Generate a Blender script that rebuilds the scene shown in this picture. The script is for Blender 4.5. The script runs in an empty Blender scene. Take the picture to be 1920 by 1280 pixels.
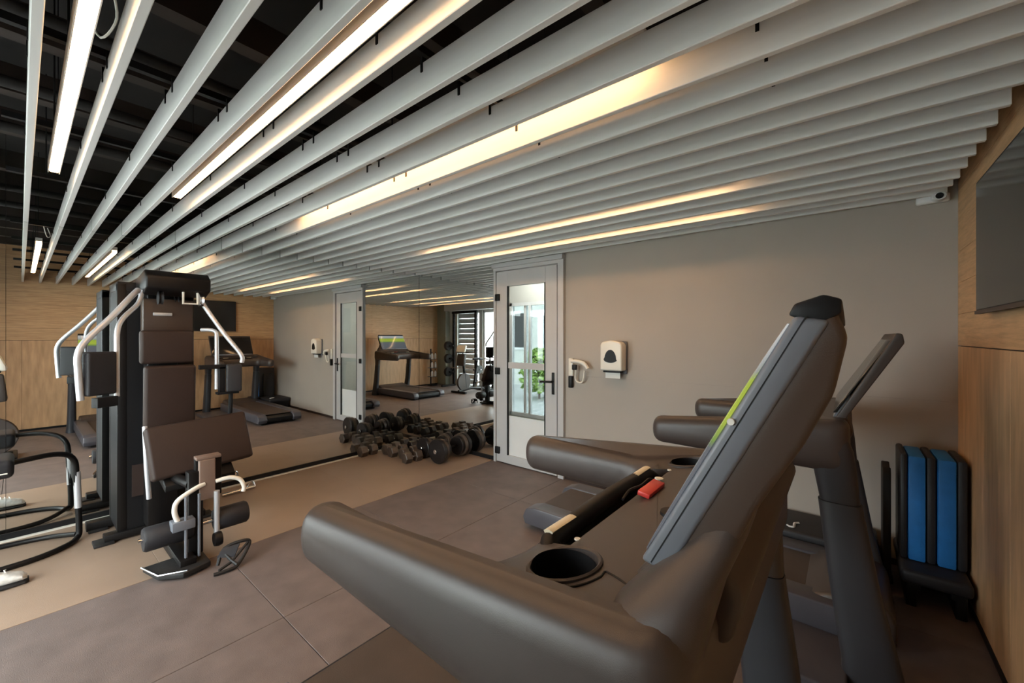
import bpy, bmesh, math, random
from mathutils import Vector, Matrix, Euler
random.seed(7)
S = bpy.context.scene
COL = S.collection
PI = math.pi
# ---------------------------------------------------------------- camera
# scene axes: x = -t (t runs from the wood wall towards the mirror wall), y towards the grey wall, z up
cam_d = bpy.data.cameras.new('camera'); cam = bpy.data.objects.new('camera', cam_d); COL.objects.link(cam)
cam_d.sensor_width = 36; cam_d.lens = 762 / 1920 * 36; cam_d.clip_start = 0.02; cam_d.clip_end = 200
cam_d.shift_y = -9 / 1920
TH = 0.690
cam.location = (0, 0, 1.4)
cam.rotation_euler = (PI / 2, 0, math.atan2(math.sin(TH), math.cos(TH)))
S.camera = cam
# ---------------------------------------------------------------- world, light, exposure
W = bpy.data.worlds.new('world'); S.world = W; W.use_nodes = True
bg = W.node_tree.nodes['Background']
bg.inputs[0].default_value = (0.93, 0.965, 1.0, 1); bg.inputs[1].default_value = 8.0
S.view_settings.view_transform = 'Standard'; S.view_settings.look = 'None'
S.view_settings.gamma = 1; S.view_settings.use_curve_mapping = False
S.view_settings.exposure = 0.85
LED = 14.0
RA, RB, RD, RE = 3.43, 4.45, 0.49, -1.2     # grey wall y, mirror wall -x, wood wall x, window wall y
CEIL = 2.95

# ---------------------------------------------------------------- materials
MATS = {}
def mat(name, col, rough=0.5, metal=0.0, noise=0.0, nscale=8.0, bump=0.0, bscale=200.0, stretch=None, emit=None, spec=None, col2=None, coat=0.0, trans=0.0):
    if name in MATS: return MATS[name]
    m = bpy.data.materials.new(name); m.use_nodes = True; nt = m.node_tree; b = nt.nodes['Principled BSDF']
    b.inputs['Base Color'].default_value = (*col, 1); b.inputs['Roughness'].default_value = rough; b.inputs['Metallic'].default_value = metal
    if spec is not None: b.inputs['Specular IOR Level'].default_value = spec
    if coat: b.inputs['Coat Weight'].default_value = coat; b.inputs['Coat Roughness'].default_value = 0.15
    if trans: b.inputs['Transmission Weight'].default_value = trans
    tc = nt.nodes.new('ShaderNodeTexCoord'); mp = nt.nodes.new('ShaderNodeMapping'); nt.links.new(tc.outputs['Object'], mp.inputs[0])
    if stretch: mp.inputs['Scale'].default_value = stretch
    if noise or col2:
        n = nt.nodes.new('ShaderNodeTexNoise'); n.inputs['Scale'].default_value = nscale; n.inputs['Detail'].default_value = 6
        nt.links.new(mp.outputs[0], n.inputs[0])
        r = nt.nodes.new('ShaderNodeValToRGB'); r.color_ramp.elements[0].position = 0.3; r.color_ramp.elements[1].position = 0.7
        c2 = col2 if col2 else col; k = noise
        r.color_ramp.elements[0].color = (*[max(0, c * (1 - k)) for c in col], 1)
        r.color_ramp.elements[1].color = (*[min(1, c * (1 + k)) for c in c2], 1)
        nt.links.new(n.outputs[0], r.inputs[0]); nt.links.new(r.outputs[0], b.inputs['Base Color'])
    if bump:
        n2 = nt.nodes.new('ShaderNodeTexNoise'); n2.inputs['Scale'].default_value = bscale; n2.inputs['Detail'].default_value = 3
        nt.links.new(mp.outputs[0], n2.inputs[0])
        bp = nt.nodes.new('ShaderNodeBump'); bp.inputs['Strength'].default_value = bump; bp.inputs['Distance'].default_value = 0.002
        nt.links.new(n2.outputs[0], bp.inputs['Height']); nt.links.new(bp.outputs[0], b.inputs['Normal'])
    if emit:
        b.inputs['Emission Color'].default_value = (*emit[:3], 1); b.inputs['Emission Strength'].default_value = emit[3]
    MATS[name] = m
    return m
M_slat = mat('slat_paint', (0.77, 0.765, 0.74), 0.38, noise=0.05, nscale=6, stretch=(0.3, 4, 4))
M_ceil = mat('dark_soffit', (0.008, 0.006, 0.005), 0.8, noise=0.4, nscale=3)
M_beam = mat('dark_beam', (0.020, 0.012, 0.008), 0.6, noise=0.3, nscale=5)
M_wallA = mat('grey_paint', (0.41, 0.37, 0.33), 0.75, noise=0.03, nscale=2, bump=0.15, bscale=150)
M_white = mat('white_paint', (0.72, 0.73, 0.73), 0.45, noise=0.03, nscale=5)
M_door = mat('door_paint', (0.50, 0.495, 0.50), 0.45, noise=0.03, nscale=5)
M_outwall = mat('pale_render', (0.62, 0.62, 0.58), 0.8, noise=0.06, nscale=4)
M_wood = mat('oak_board', (0.56, 0.335, 0.165), 0.5, noise=0.1, nscale=5, stretch=(1, 1.2, 14), col2=(0.64, 0.40, 0.21), bump=0.15, bscale=60)
M_woodv = mat('oak_sheet', (0.54, 0.325, 0.165), 0.5, noise=0.1, nscale=4, stretch=(1, 5, 0.8), col2=(0.64, 0.39, 0.21), bump=0.1, bscale=60)
M_beige = mat('beige_mat', (0.30, 0.215, 0.158), 0.42, noise=0.07, nscale=3, bump=0.25, bscale=300)
M_dark = mat('near_black', (0.007, 0.007, 0.008), 0.5, spec=0.3)
M_black = mat('black_steel', (0.006, 0.005, 0.005), 0.45, spec=0.3, noise=0.1)
M_rub = mat('black_rubber', (0.011, 0.010, 0.010), 0.6, noise=0.3, nscale=30, bump=0.3, bscale=150)
M_char = mat('charcoal_plastic', (0.060, 0.047, 0.042), 0.38, bump=0.12, bscale=900, spec=0.45)
M_char2 = mat('charcoal_panel', (0.050, 0.039, 0.035), 0.5, bump=0.15, bscale=700)
M_upr = mat('slate_upright', (0.030, 0.031, 0.037), 0.45, bump=0.1, bscale=900)
M_house = mat('grey_housing', (0.155, 0.165, 0.19), 0.38, bump=0.05, bscale=900)
M_brown = mat('brown_backshell', (0.065, 0.042, 0.031), 0.45, bump=0.1, bscale=700)
M_belt = mat('belt', (0.062, 0.046, 0.038), 0.6, noise=0.1, bump=0.4, bscale=400)
M_deckr = mat('deck_rail', (0.075, 0.072, 0.085), 0.35, noise=0.05)
M_pad = mat('brown_vinyl', (0.036, 0.022, 0.018), 0.55, spec=0.3, noise=0.06, bump=0.2, bscale=250)
M_padlt = mat('tan_vinyl', (0.20, 0.135, 0.105), 0.5, noise=0.05, bump=0.2, bscale=250)
M_foam = mat('black_foam', (0.016, 0.015, 0.018), 0.6, bump=0.3, bscale=300)
M_chrome = mat('chrome', (0.72, 0.73, 0.76), 0.22, metal=1.0)
M_silver = mat('silver_paint', (0.62, 0.63, 0.66), 0.32, metal=0.4)
M_cream = mat('cream_enamel', (0.80, 0.76, 0.68), 0.35)
M_sens = mat('sensor_cream', (0.78, 0.70, 0.52), 0.35)
M_red = mat('red_plastic', (0.75, 0.06, 0.05), 0.4)
M_blue = mat('blue_foam', (0.015, 0.17, 0.50), 0.6, noise=0.08, nscale=20, bump=0.3, bscale=200)
M_bfoam = mat('black_cover', (0.018, 0.018, 0.022), 0.5, bump=0.3, bscale=200)
M_green = mat('leaf_green', (0.16, 0.30, 0.06), 0.6, noise=0.4, nscale=15, col2=(0.30, 0.42, 0.10))
M_pave = mat('paving', (0.42, 0.42, 0.42), 0.8, noise=0.1, nscale=3)
M_cast = mat('cast_iron', (0.010, 0.008, 0.008), 0.35, noise=0.4, nscale=25, bump=0.4, bscale=120)
M_castb = mat('bronzed_iron', (0.07, 0.05, 0.038), 0.35, noise=0.4, nscale=20, bump=0.4, bscale=120)
M_paper = mat('paper', (0.78, 0.77, 0.74), 0.8)
M_shoe = mat('shoe_fabric', (0.72, 0.70, 0.66), 0.8, noise=0.15, nscale=40, bump=0.6, bscale=200)
M_slgrey = mat('window_blind', (0.50, 0.53, 0.53), 0.6, noise=0.04)
M_pill = mat('grey_green_render', (0.30, 0.31, 0.25), 0.8, noise=0.05)
def led_mat():
    m = bpy.data.materials.new('warm_led'); m.use_nodes = True; b = m.node_tree.nodes['Principled BSDF']
    b.inputs['Base Color'].default_value = (0.9, 0.85, 0.7, 1)
    b.inputs['Emission Color'].default_value = (1.0, 0.56, 0.26, 1); b.inputs['Emission Strength'].default_value = LED
    return m
M_led = led_mat()
def mirror_mat():
    m = bpy.data.materials.new('mirror_glass'); m.use_nodes = True; b = m.node_tree.nodes['Principled BSDF']
    b.inputs['Base Color'].default_value = (0.86, 0.88, 0.87, 1); b.inputs['Metallic'].default_value = 1; b.inputs['Roughness'].default_value = 0.0
    return m
M_mirror = mirror_mat()
def glass_mat(name='clear_glass', tint=(0.93, 0.96, 0.95)):
    m = bpy.data.materials.new(name); m.use_nodes = True; nt = m.node_tree
    nt.nodes.remove(nt.nodes['Principled BSDF'])
    tr = nt.nodes.new('ShaderNodeBsdfTransparent'); tr.inputs[0].default_value = (*tint, 1)
    gl = nt.nodes.new('ShaderNodeBsdfGlossy'); gl.inputs['Roughness'].default_value = 0.0
    lw = nt.nodes.new('ShaderNodeLayerWeight'); pw = nt.nodes.new('ShaderNodeMath'); pw.operation = 'POWER'; pw.inputs[1].default_value = 4
    nt.links.new(lw.outputs['Facing'], pw.inputs[0]); fr = nt.nodes.new('ShaderNodeMath'); fr.operation = 'MULTIPLY_ADD'; fr.inputs[1].default_value = 0.7; fr.inputs[2].default_value = 0.035
    nt.links.new(pw.outputs[0], fr.inputs[0])
    mx = nt.nodes.new('ShaderNodeMixShader'); nt.links.new(fr.outputs[0], mx.inputs[0]); nt.links.new(tr.outputs[0], mx.inputs[1]); nt.links.new(gl.outputs[0], mx.inputs[2])
    nt.links.new(mx.outputs[0], nt.nodes['Material Output'].inputs[0])
    return m
M_glass = glass_mat(); M_dimglass = glass_mat('dimming_glass', (0.40, 0.43, 0.43))  # second glass carries a tint added to dim the daylit view outside
def tv_mat():
    return mat('tv_glass', (0.022, 0.020, 0.019), 0.12, spec=0.45)
M_tv = tv_mat()
def screen_reflect_mat():
    m = bpy.data.materials.new('screen_painted_reflection'); m.use_nodes = True; nt = m.node_tree; b = nt.nodes['Principled BSDF']
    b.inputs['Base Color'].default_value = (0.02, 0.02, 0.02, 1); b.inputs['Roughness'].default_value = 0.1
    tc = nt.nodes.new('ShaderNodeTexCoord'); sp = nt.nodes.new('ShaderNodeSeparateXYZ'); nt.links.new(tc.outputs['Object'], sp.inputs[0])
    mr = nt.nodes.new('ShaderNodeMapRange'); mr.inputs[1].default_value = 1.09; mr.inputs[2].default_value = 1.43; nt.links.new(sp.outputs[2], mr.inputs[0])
    cr = nt.nodes.new('ShaderNodeValToRGB'); e = cr.color_ramp.elements  # painted green and pale glow imitates outdoor reflections on the screen glass
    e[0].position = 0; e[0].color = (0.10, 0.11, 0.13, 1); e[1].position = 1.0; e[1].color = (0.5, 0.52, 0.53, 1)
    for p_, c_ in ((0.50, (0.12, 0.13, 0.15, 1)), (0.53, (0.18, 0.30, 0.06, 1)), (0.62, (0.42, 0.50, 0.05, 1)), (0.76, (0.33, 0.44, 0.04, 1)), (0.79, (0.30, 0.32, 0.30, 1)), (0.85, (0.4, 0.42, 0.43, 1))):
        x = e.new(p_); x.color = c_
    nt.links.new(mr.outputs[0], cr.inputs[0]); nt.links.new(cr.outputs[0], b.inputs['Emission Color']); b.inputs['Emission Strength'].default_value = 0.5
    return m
M_screen_reflect = screen_reflect_mat()
def tile_mat(i):
    k = [0.97, 1.0, 1.04, 1.0][i]
    return mat('rubber_tile_%s' % 'abcd'[i], (0.145 * k, 0.112 * k, 0.101 * k), 0.55, noise=0.16, nscale=7, bump=0.6, bscale=300)

# ---------------------------------------------------------------- mesh helpers (all coordinates in t, v, z unless noted)
def T(t, v, z): return Vector((-t, v, z))
class MB:
    def __init__(s): s.b = bmesh.new()
    def box(s, c, d, rot=None, bev=0.0, seg=2):      # centre (x,y,z world), dims
        r = bmesh.ops.create_cube(s.b, size=1.0); vs = r['verts']
        for v in vs: v.co = Vector((v.co.x * d[0], v.co.y * d[1], v.co.z * d[2]))
        if bev:
            es = list({e for v in vs for e in v.link_edges})
            rr = bmesh.ops.bevel(s.b, geom=es, offset=bev, segments=seg, affect='EDGES', profile=0.5)
            vs = list({v for f in rr['faces'] for v in f.verts} | {v for v in vs if v.is_valid})
        if rot is not None:
            R_ = rot if isinstance(rot, Matrix) else Euler(rot).to_matrix()
            for v in vs: v.co = R_ @ v.co
        for v in vs: v.co += Vector(c)
        return s
    def bb(s, t0, t1, v0, v1, z0, z1, bev=0.0, seg=2):   # box from ranges
        return s.box((-(t0 + t1) / 2, (v0 + v1) / 2, (z0 + z1) / 2), (abs(t1 - t0), abs(v1 - v0), abs(z1 - z0)), None, bev, seg)
    def ring_loft(s, rings, cap=True, closed=True):
        vr = [[s.b.verts.new(p) for p in r] for r in rings]
        n = len(vr[0])
        for a, b in zip(vr, vr[1:]):
            for i in range(n if closed else n - 1):
                j = (i + 1) % n
                try: s.b.faces.new((a[i], a[j], b[j], b[i]))
                except ValueError: pass
        if cap and closed:
            try: s.b.faces.new(list(reversed(vr[0]))); s.b.faces.new(vr[-1])
            except ValueError: pass
        return s
    def tube(s, pts, r, n=12, cap=True, smooth=0):
        pts = [Vector(p) for p in pts]
        if smooth: pts = spline(pts, smooth)
        rs = r if isinstance(r, (list, tuple)) else [r] * len(pts)
        if len(rs) != len(pts): rs = [rs[min(len(rs) - 1, int(i * len(rs) / len(pts)))] for i in range(len(pts))]
        up = Vector((0.13, 0.27, 0.95)); rings = []; prev = None
        for i, p in enumerate(pts):
            d = (pts[min(i + 1, len(pts) - 1)] - pts[max(i - 1, 0)]).normalized()
            a = prev if prev is not None else (up.cross(d) if abs(up.dot(d)) < 0.95 else Vector((1, 0, 0)).cross(d))
            a = (a - d * a.dot(d)).normalized(); prev = a; b = d.cross(a)
            rings.append([p + (a * math.cos(2 * PI * k / n) + b * math.sin(2 * PI * k / n)) * rs[i] for k in range(n)])
        return s.ring_loft(rings, cap)
    def sect(s, frames, n=20, power=2.6, cap=True):
        # frames: (centre, axis_a, axis_b, ra, rb); superellipse rings
        rings = []
        for c, a, b, ra, rb in frames:
            c = Vector(c); a = Vector(a).normalized(); b = Vector(b).normalized(); ring = []
            for k in range(n):
                th = 2 * PI * k / n; ct, st = math.cos(th), math.sin(th)
                ring.append(c + a * (ra * math.copysign(abs(ct) ** (2 / power), ct)) + b * (rb * math.copysign(abs(st) ** (2 / power), st)))
            rings.append(ring)
        return s.ring_loft(rings, cap)
    def lathe(s, prof, c, axis='z', n=24, cap=True):
        rings = []
        for r, h in prof:
            ring = []
            for k in range(n):
                a = 2 * PI * k / n; x, y = r * math.cos(a), r * math.sin(a)
                p = (x, y, h) if axis == 'z' else ((x, h, y) if axis == 'y' else (h, x, y))
                ring.append(Vector(p) + Vector(c))
            rings.append(ring)
        return s.ring_loft(rings, cap)
    def prism_tz(s, poly, v0, v1, bev=0.0, seg=3):      # polygon in (t,z) extruded along v
        return s.prism([T(t, v0, z) for t, z in poly], Vector((0, v1 - v0, 0)), bev, seg)
    def prism(s, pts, ext, bev=0.0, seg=3):
        a = [s.b.verts.new(p) for p in pts]; f = s.b.faces.new(a)
        r = bmesh.ops.extrude_face_region(s.b, geom=[f]); nv = [g for g in r['geom'] if isinstance(g, bmesh.types.BMVert)]
        for v in nv: v.co += ext
        bmesh.ops.recalc_face_normals(s.b, faces=s.b.faces[:])
        if bev:
            vs = set(a) | set(nv); es = list({e for v in vs for e in v.link_edges})
            bmesh.ops.bevel(s.b, geom=es, offset=bev, segments=seg, affect='EDGES', profile=0.5, clamp_overlap=True)
        return s
    def build(s, name, m, parent=None, smooth=True, angle=40, origin=None):
        bmesh.ops.recalc_face_normals(s.b, faces=s.b.faces[:])
        me = bpy.data.meshes.new(name); 
        o0 = Vector(origin) if origin is not None else None
        if o0 is not None:
            for v in s.b.verts: v.co -= o0
        s.b.to_mesh(me); s.b.free()
        me.materials.append(m)
        o = bpy.data.objects.new(name, me); COL.objects.link(o)
        if o0 is not None: o.location = o0
        if smooth:
            for p in me.polygons: p.use_smooth = True
            me.set_sharp_from_angle(angle=math.radians(angle))
        if parent is not None: put(o, parent)
        return o
WL = {}
def wloc(o):
    p = Vector(o.location)
    return p + wloc(o.parent) if o.parent else p
def put(o, parent):
    o.parent = parent; o.location = Vector(o.location) - wloc(parent)
def spline(pts, k=6):
    out = []; n = len(pts)
    for i in range(n - 1):
        p0, p1, p2, p3 = pts[max(i - 1, 0)], pts[i], pts[i + 1], pts[min(i + 2, n - 1)]
        for j in range(k):
            u = j / k
            out.append(0.5 * ((2 * p1) + (p2 - p0) * u + (2 * p0 - 5 * p1 + 4 * p2 - p3) * u * u + (3 * p1 - p0 - 3 * p2 + p3) * u ** 3))
    out.append(pts[-1]); return out
def tag(o, label=None, cat=None, group=None, kind=None):
    if label: o['label'] = label
    if cat: o['category'] = cat
    if group: o['group'] = group
    if kind: o['kind'] = kind
    return o
def thing(name, loc, label, cat, group=None):
    o = bpy.data.objects.new(name, None); o.empty_display_size = 0.1; COL.objects.link(o); o.location = loc
    return tag(o, label, cat, group)
def struct(name, mb, m, parent=None, **k):
    o = mb.build(name, m, parent, smooth=False, **k)
    if parent is None: o['kind'] = 'structure'
    return o
def inst(o, parent, loc, rot=None):
    c = o.copy(); COL.objects.link(c); c.parent = parent; c.location = Vector(loc) - (wloc(parent) if parent else Vector())
    if rot: c.rotation_euler = rot
    return c
def copy_tree(o, parent=None):
    c = o.copy(); COL.objects.link(c); c.parent = parent
    for ch in list(o.children): copy_tree(ch, c)
    return c

# ================================================================ THE SETTING
# floor: dark rubber tiles and a beige strip in front of the mirrors, over a thin slab
floor = struct('floor', MB().bb(-RD - 0.1, RB + 0.1, RE - 0.1, RA + 0.1, -0.12, -0.012), M_dark)
floor['label'] = 'grey brown rubber tile floor with beige strip along the mirrors'; floor['category'] = 'floor'
ts = [-RD, 0.29, 1.23, 2.17, 3.11]; vs_ = [RE, -0.98, -0.10, 0.84, 1.78, 2.72, RA]
i = 0
for a, b in zip(ts, ts[1:]):
    for c, d in zip(vs_, vs_[1:]):
        i += 1
        MB().bb(a + 0.0015, b - 0.0015, c + 0.0015, d - 0.0015, -0.02, 0.0, bev=0.0015, seg=1).build('floor_tile', tile_mat((i * 7 + i // 3) % 4), floor, smooth=False)
for c, d in zip([RE, 0.55, 2.0], [0.55, 2.0, RA]):
    MB().bb(3.1115, RB, c + 0.0006, d - 0.0006, -0.02, 0.0012, bev=0.001, seg=1).build('floor_mat', M_beige, floor, smooth=False)
# grey wall with the door opening (door frame t 2.15..3.05)
TT = 0.12
wa = struct('wall_back', MB().bb(-RD - 0.1, 2.15, RA + 0.003, RA + TT, 0, CEIL).bb(3.055, RB + 0.1, RA + 0.003, RA + TT, 0, CEIL).bb(2.15, 3.055, RA + 0.003, RA + TT, 2.2, CEIL), M_wallA)
tag(wa, 'grey painted wall with the white door in it', 'wall')
MB().bb(-RD, 2.148, RA - 0.0, RA + 0.003, 0.0, 1.022).build('wall_panel', M_wallA, wa, smooth=False)
MB().bb(-RD, 2.148, RA - 0.0, RA + 0.003, 1.025, CEIL).build('wall_panel', M_wallA, wa, smooth=False)
# wood wall
wd = struct('wall_right', MB().bb(-RD - 0.1, -RD - 0.012, RE - 0.1, RA + 0.1, 0, CEIL), M_dark)
tag(wd, 'oak clad wall of boards and sheets carrying the television', 'wall')
for a, b in zip([RE, 0.02, 1.24, 2.46], [0.02, 1.24, 2.46, RA]):
    MB().bb(-RD - 0.012, -RD, a + 0.001, b - 0.001, 0.03, 1.345, bev=0.001, seg=1).build('wood_panel', M_woodv, wd, smooth=False)
z = 1.35
while z < CEIL - 0.05:
    z1 = min(z + 0.178, CEIL)
    for a, b in zip([RE, 1.1], [1.1, RA]):
        MB().bb(-RD - 0.012, -RD, a + 0.0008, b - 0.0008, z, z1 - 0.0015, bev=0.0008, seg=1).build('wood_board', M_wood, wd, smooth=False)
    z = z1
struct('baseboard_right', MB().bb(-RD, -RD + 0.006, RE, RA, 0, 0.03), M_dark)
struct('baseboard_back', MB().bb(-RD, 2.148, RA - 0.010, RA, 0, 0.035), M_pad)
# mirror wall substrate
tag(struct('wall_left', MB().bb(RB + 0.006, RB + 0.15, RE - 0.1, RA + 0.1, 0, CEIL), M_dark), 'wall behind the big mirrors', 'wall')
# ceiling
ceil = struct('ceiling', MB().bb(-RD - 0.1, RB + 0.15, RE - 0.1, RA + 0.12, CEIL, CEIL + 0.1), M_ceil)
tag(ceil, 'black soffit with long white slats hung below it', 'ceiling')
for t in (0.1, 0.75, 1.4, 2.05, 2.7, 3.35, 4.0):
    MB().bb(t - 0.04, t + 0.04, RE, RA, 2.66, 2.80).build('joist', M_beam, ceil, smooth=False)
for t in (2.35, 3.05, 3.7):
    MB().tube([T(t, RE, 2.60), T(t, RA, 2.60)], 0.028, 12).build('duct_pipe', M_ceil, ceil)
MB().tube([T(-RD, -0.5, 2.72), T(RB, -0.5, 2.72)], 0.16, 20).build('air_duct', M_beam, ceil)
MB().tube([T(2.2, 0.16, 2.62), T(2.12, 0.19, 2.50), T(2.0, 0.22, 2.53), T(1.96, 0.20, 2.62)], 0.004, 6, smooth=5).build('wire', M_cream, ceil)
SLV = [0.028 + 0.1669 * k for k in range(19)] + [3.21, 3.37]
CL = (0.2, 1.09, 1.87, 1.98, 2.76, 3.65)
slat_me = None
for k, v in enumerate(SLV):
    if slat_me is None:
        s0 = MB().bb(-RD + 0.05, RB - 0.012, -0.0115, 0.0115, 0, 0.105, bev=0.002, seg=1).build('slat', M_slat, None, smooth=False)
        c0 = MB().box((0, 0, 0), (0.010, 0.030, 0.05)).build('hanger_clip', M_dark, None, smooth=False)
        slat_me = s0.data; clip_me = c0.data; s = s0; s.location = (0, v, 2.205); put(s, ceil)
    else:
        s = bpy.data.objects.new('slat', slat_me); COL.objects.link(s); s.location = (0, v, 2.205 + (0.012 if v > 3.2 else 0)); put(s, ceil)
    for q, t in enumerate(CL):
        if k == 0 and q == 0: c = c0
        else: c = bpy.data.objects.new('hanger_clip', clip_me); COL.objects.link(c)
        c.location = (-t, v, 2.205 + 0.098); put(c, s)
for t in (1.09, 1.925, 2.76, 3.65, 0.2):
    MB().bb(t - 0.012, t + 0.012, -0.05, RA, 2.335, 2.36).build('carrier_rail', M_dark, ceil, smooth=False)
    for v in (0.1, 1.3, 2.5): MB().bb(t - 0.003, t + 0.003, v - 0.003, v + 0.003, 2.36, 2.95).build('hanger_rod', M_dark, ceil, smooth=False)

# window wall behind the camera
EV = RE
wE = MB()
wE.bb(-RD - 0.1, 0.20, EV - 0.15, EV, 0, CEIL)
wE.bb(1.10, 1.20, EV - 0.15, EV, 0, 2.12); wE.bb(2.55, 2.70, EV - 0.15, EV, 0, 2.12); wE.bb(4.15, RB + 0.1, EV - 0.15, EV, 0, 2.12)
wE.bb(0.20, RB + 0.1, EV - 0.15, EV, 2.12, CEIL)
we = struct('wall_front', wE, M_outwall)
tag(we, 'pale wall with glazed openings behind the photographer', 'wall')
struct('trim_1', MB().bb(-RD, -0.12, EV, EV + 0.16, 0, CEIL, bev=0.004), M_pill)
struct('trim_2', MB().bb(-0.12, RB, EV, EV + 0.22, 2.14, 2.42, bev=0.006), M_white)
def win_frame(name, t0, t1, z0, z1, v, nx, nz, w=0.04, d=0.05, m=M_white, glass=True, label=None, gm=None):
    mb = MB(); mb.bb(t0, t1, v - d / 2, v + d / 2, z0, z0 + w).bb(t0, t1, v - d / 2, v + d / 2, z1 - w, z1).bb(t0, t0 + w, v - d / 2, v + d / 2, z0, z1).bb(t1 - w, t1, v - d / 2, v + d / 2, z0, z1)
    o = struct(name, mb, m)
    if label: tag(o, label, 'window')
    for i in range(1, nx):
        t = t0 + (t1 - t0) * i / nx; MB().bb(t - w * 0.4, t + w * 0.4, v - d * 0.4, v + d * 0.4, z0 + w, z1 - w).build('mullion', m, o, smooth=False)
    for j in range(1, nz):
        z = z0 + (z1 - z0) * j / nz; MB().bb(t0 + w, t1 - w, v - d * 0.3, v + d * 0.3, z - w * 0.3, z + w * 0.3).build('glazing_bar', m, o, smooth=False)
    if glass: MB().bb(t0 + w, t1 - w, v - 0.003, v + 0.003, z0 + w, z1 - w).build('glass_pane', gm or M_glass, o, smooth=False)
    return o
w1 = win_frame('window_1', 0.20, 1.10, 0.0, 2.12, EV - 0.06, 1, 1, w=0.06, label='tall glazed leaf closed by a pale slatted blind')
for j in range(14):
    MB().box(T(0.65, EV + 0.0, 0.14 + 0.142 * j), (0.76, 0.006, 0.137), (0.16, 0, 0)).build('blind_slat', M_slgrey, w1, smooth=False)
win_frame('window_2', 1.20, 2.55, 0.0, 2.12, EV - 0.06, 2, 1, w=0.06, label='tall daylit glazed double leaf beside the blind')
win_frame('window_3', 2.70, 4.15, 0.0, 2.12, EV - 0.06, 2, 1, w=0.06, label='tall daylit glazed double leaf near the mirror')
for (t0, t1, v, sgn) in ((1.2, 2.55, EV - 0.16, 1), (2.7, 4.15, EV - 0.16, 1)):
    L = bpy.data.lights.new('daylight_portal', 'AREA'); L.shape = 'RECTANGLE'; L.size = t1 - t0; L.size_y = 2.1; L.cycles.is_portal = True
    o = bpy.data.objects.new('daylight_portal', L); COL.objects.link(o); o.location = T((t0 + t1) / 2, v, 1.06); o.rotation_euler = (PI / 2, 0, 0)

# door 1 in the grey wall
DV = RA
fr = MB().bb(2.150, 2.215, DV - 0.035, DV + 0.10, 0, 2.13).bb(3.045, 3.075, DV - 0.03, DV + 0.10, 0, 2.13).bb(2.150, 3.075, DV - 0.035, DV + 0.10, 2.13, 2.165)
d1 = struct('door_1', fr, M_door); tag(d1, 'white framed glazed door in the grey wall', 'door')
MB().bb(2.148, 3.08, DV - 0.06, DV + 0.1, 2.165, 2.212, bev=0.003).build('head_casing', M_door, d1, smooth=False)
leaf = MB().bb(2.235, 2.375, DV - 0.02, DV + 0.025, 0.01, 2.12, bev=0.003).bb(2.885, 3.04, DV - 0.02, DV + 0.025, 0.01, 2.12, bev=0.003).bb(2.375, 2.885, DV - 0.02, DV + 0.025, 1.955, 2.12).bb(2.375, 2.885, DV - 0.02, DV + 0.025, 0.01, 0.10).build('door_leaf', M_door, d1, smooth=False)
MB().bb(2.375, 2.885, DV - 0.004, DV + 0.004, 0.53, 1.955).build('glass_pane', M_glass, leaf, smooth=False)
MB().bb(2.375, 2.885, DV + 0.002, DV + 0.016, 0.10, 0.53).build('lower_panel', M_white, leaf, smooth=False)
MB().bb(2.375, 2.87, DV - 0.018, DV + 0.016, 1.055, 1.12).build('middle_rail', M_door, leaf, smooth=False)
bead = MB().bb(2.375, 2.387, DV - 0.022, DV - 0.005, 0.10, 1.955).bb(2.873, 2.885, DV - 0.022, DV - 0.005, 0.10, 1.955).build('glazing_bead', M_dark, leaf, smooth=False)
for z in (0.10, 0.98, 1.80):
    MB().bb(2.985, 3.045, DV - 0.045, DV - 0.02, z, z + 0.075, bev=0.004).build('hinge', M_dark, leaf)
h = MB().bb(2.262, 2.292, DV - 0.03, DV - 0.02, 0.82, 1.04, bev=0.004).tube([T(2.278, DV - 0.02, 0.95), T(2.278, DV - 0.07, 0.95), T(2.30, DV - 0.075, 0.95), T(2.40, DV - 0.075, 0.945)], 0.011, 10).build('door_handle', M_dark, leaf)
# lobby behind the door with a window to the outside
lob = MB().bb(1.9, 2.0, RA + TT, 4.46, 0, 2.5).bb(4.3, 4.4, RA + TT, 4.46, 0, 2.5).bb(1.9, 4.4, RA + TT, 4.46, 2.4, 2.5)
lob.bb(1.9, 3.0, 4.40, 4.5, 0, 2.5).bb(3.67, 4.4, 4.40, 4.5, 0, 2.5).bb(3.0, 3.67, 4.40, 4.5, 1.87, 2.5).bb(3.0, 3.67, 4.40, 4.5, 0, 0.31)
tag(struct('wall_lobby', lob, M_outwall), 'pale lobby walls seen through the glazed door', 'wall')
struct('floor_lobby', MB().bb(1.9, 4.4, RA + 0.1, 4.5, -0.1, -0.001), M_pave)
w4 = win_frame('window_4', 3.0, 3.67, 0.31, 1.87, 4.42, 1, 1, w=0.045, d=0.06, label='white sliding window seen through the glazed door', gm=M_dimglass)
MB().bb(3.30, 3.335, 4.39, 4.43, 0.355, 1.825).build('mullion', M_white, w4, smooth=False)
MB().bb(3.39, 3.43, 4.41, 4.45, 0.355, 1.825).build('mullion', M_white, w4, smooth=False)
lc = thing('lobby_fill_light', T(3.1, 3.95, 2.36), 'unseen fill light added in the lobby to brighten its window frame', 'light')  # added fill light, out of view, lifts the white frame of the lobby window
MB().bb(2.8, 3.4, 3.78, 4.12, 2.37, 2.40).build('casing', M_white, lc, smooth=False)
MB().bb(2.82, 3.38, 3.80, 4.10, 2.36, 2.37).build('diffuser', mat('lobby_fill_glow', (0.9, 0.9, 0.9), 0.5, emit=(1.0, 0.97, 0.92, 14.0)), lc, smooth=False)
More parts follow.
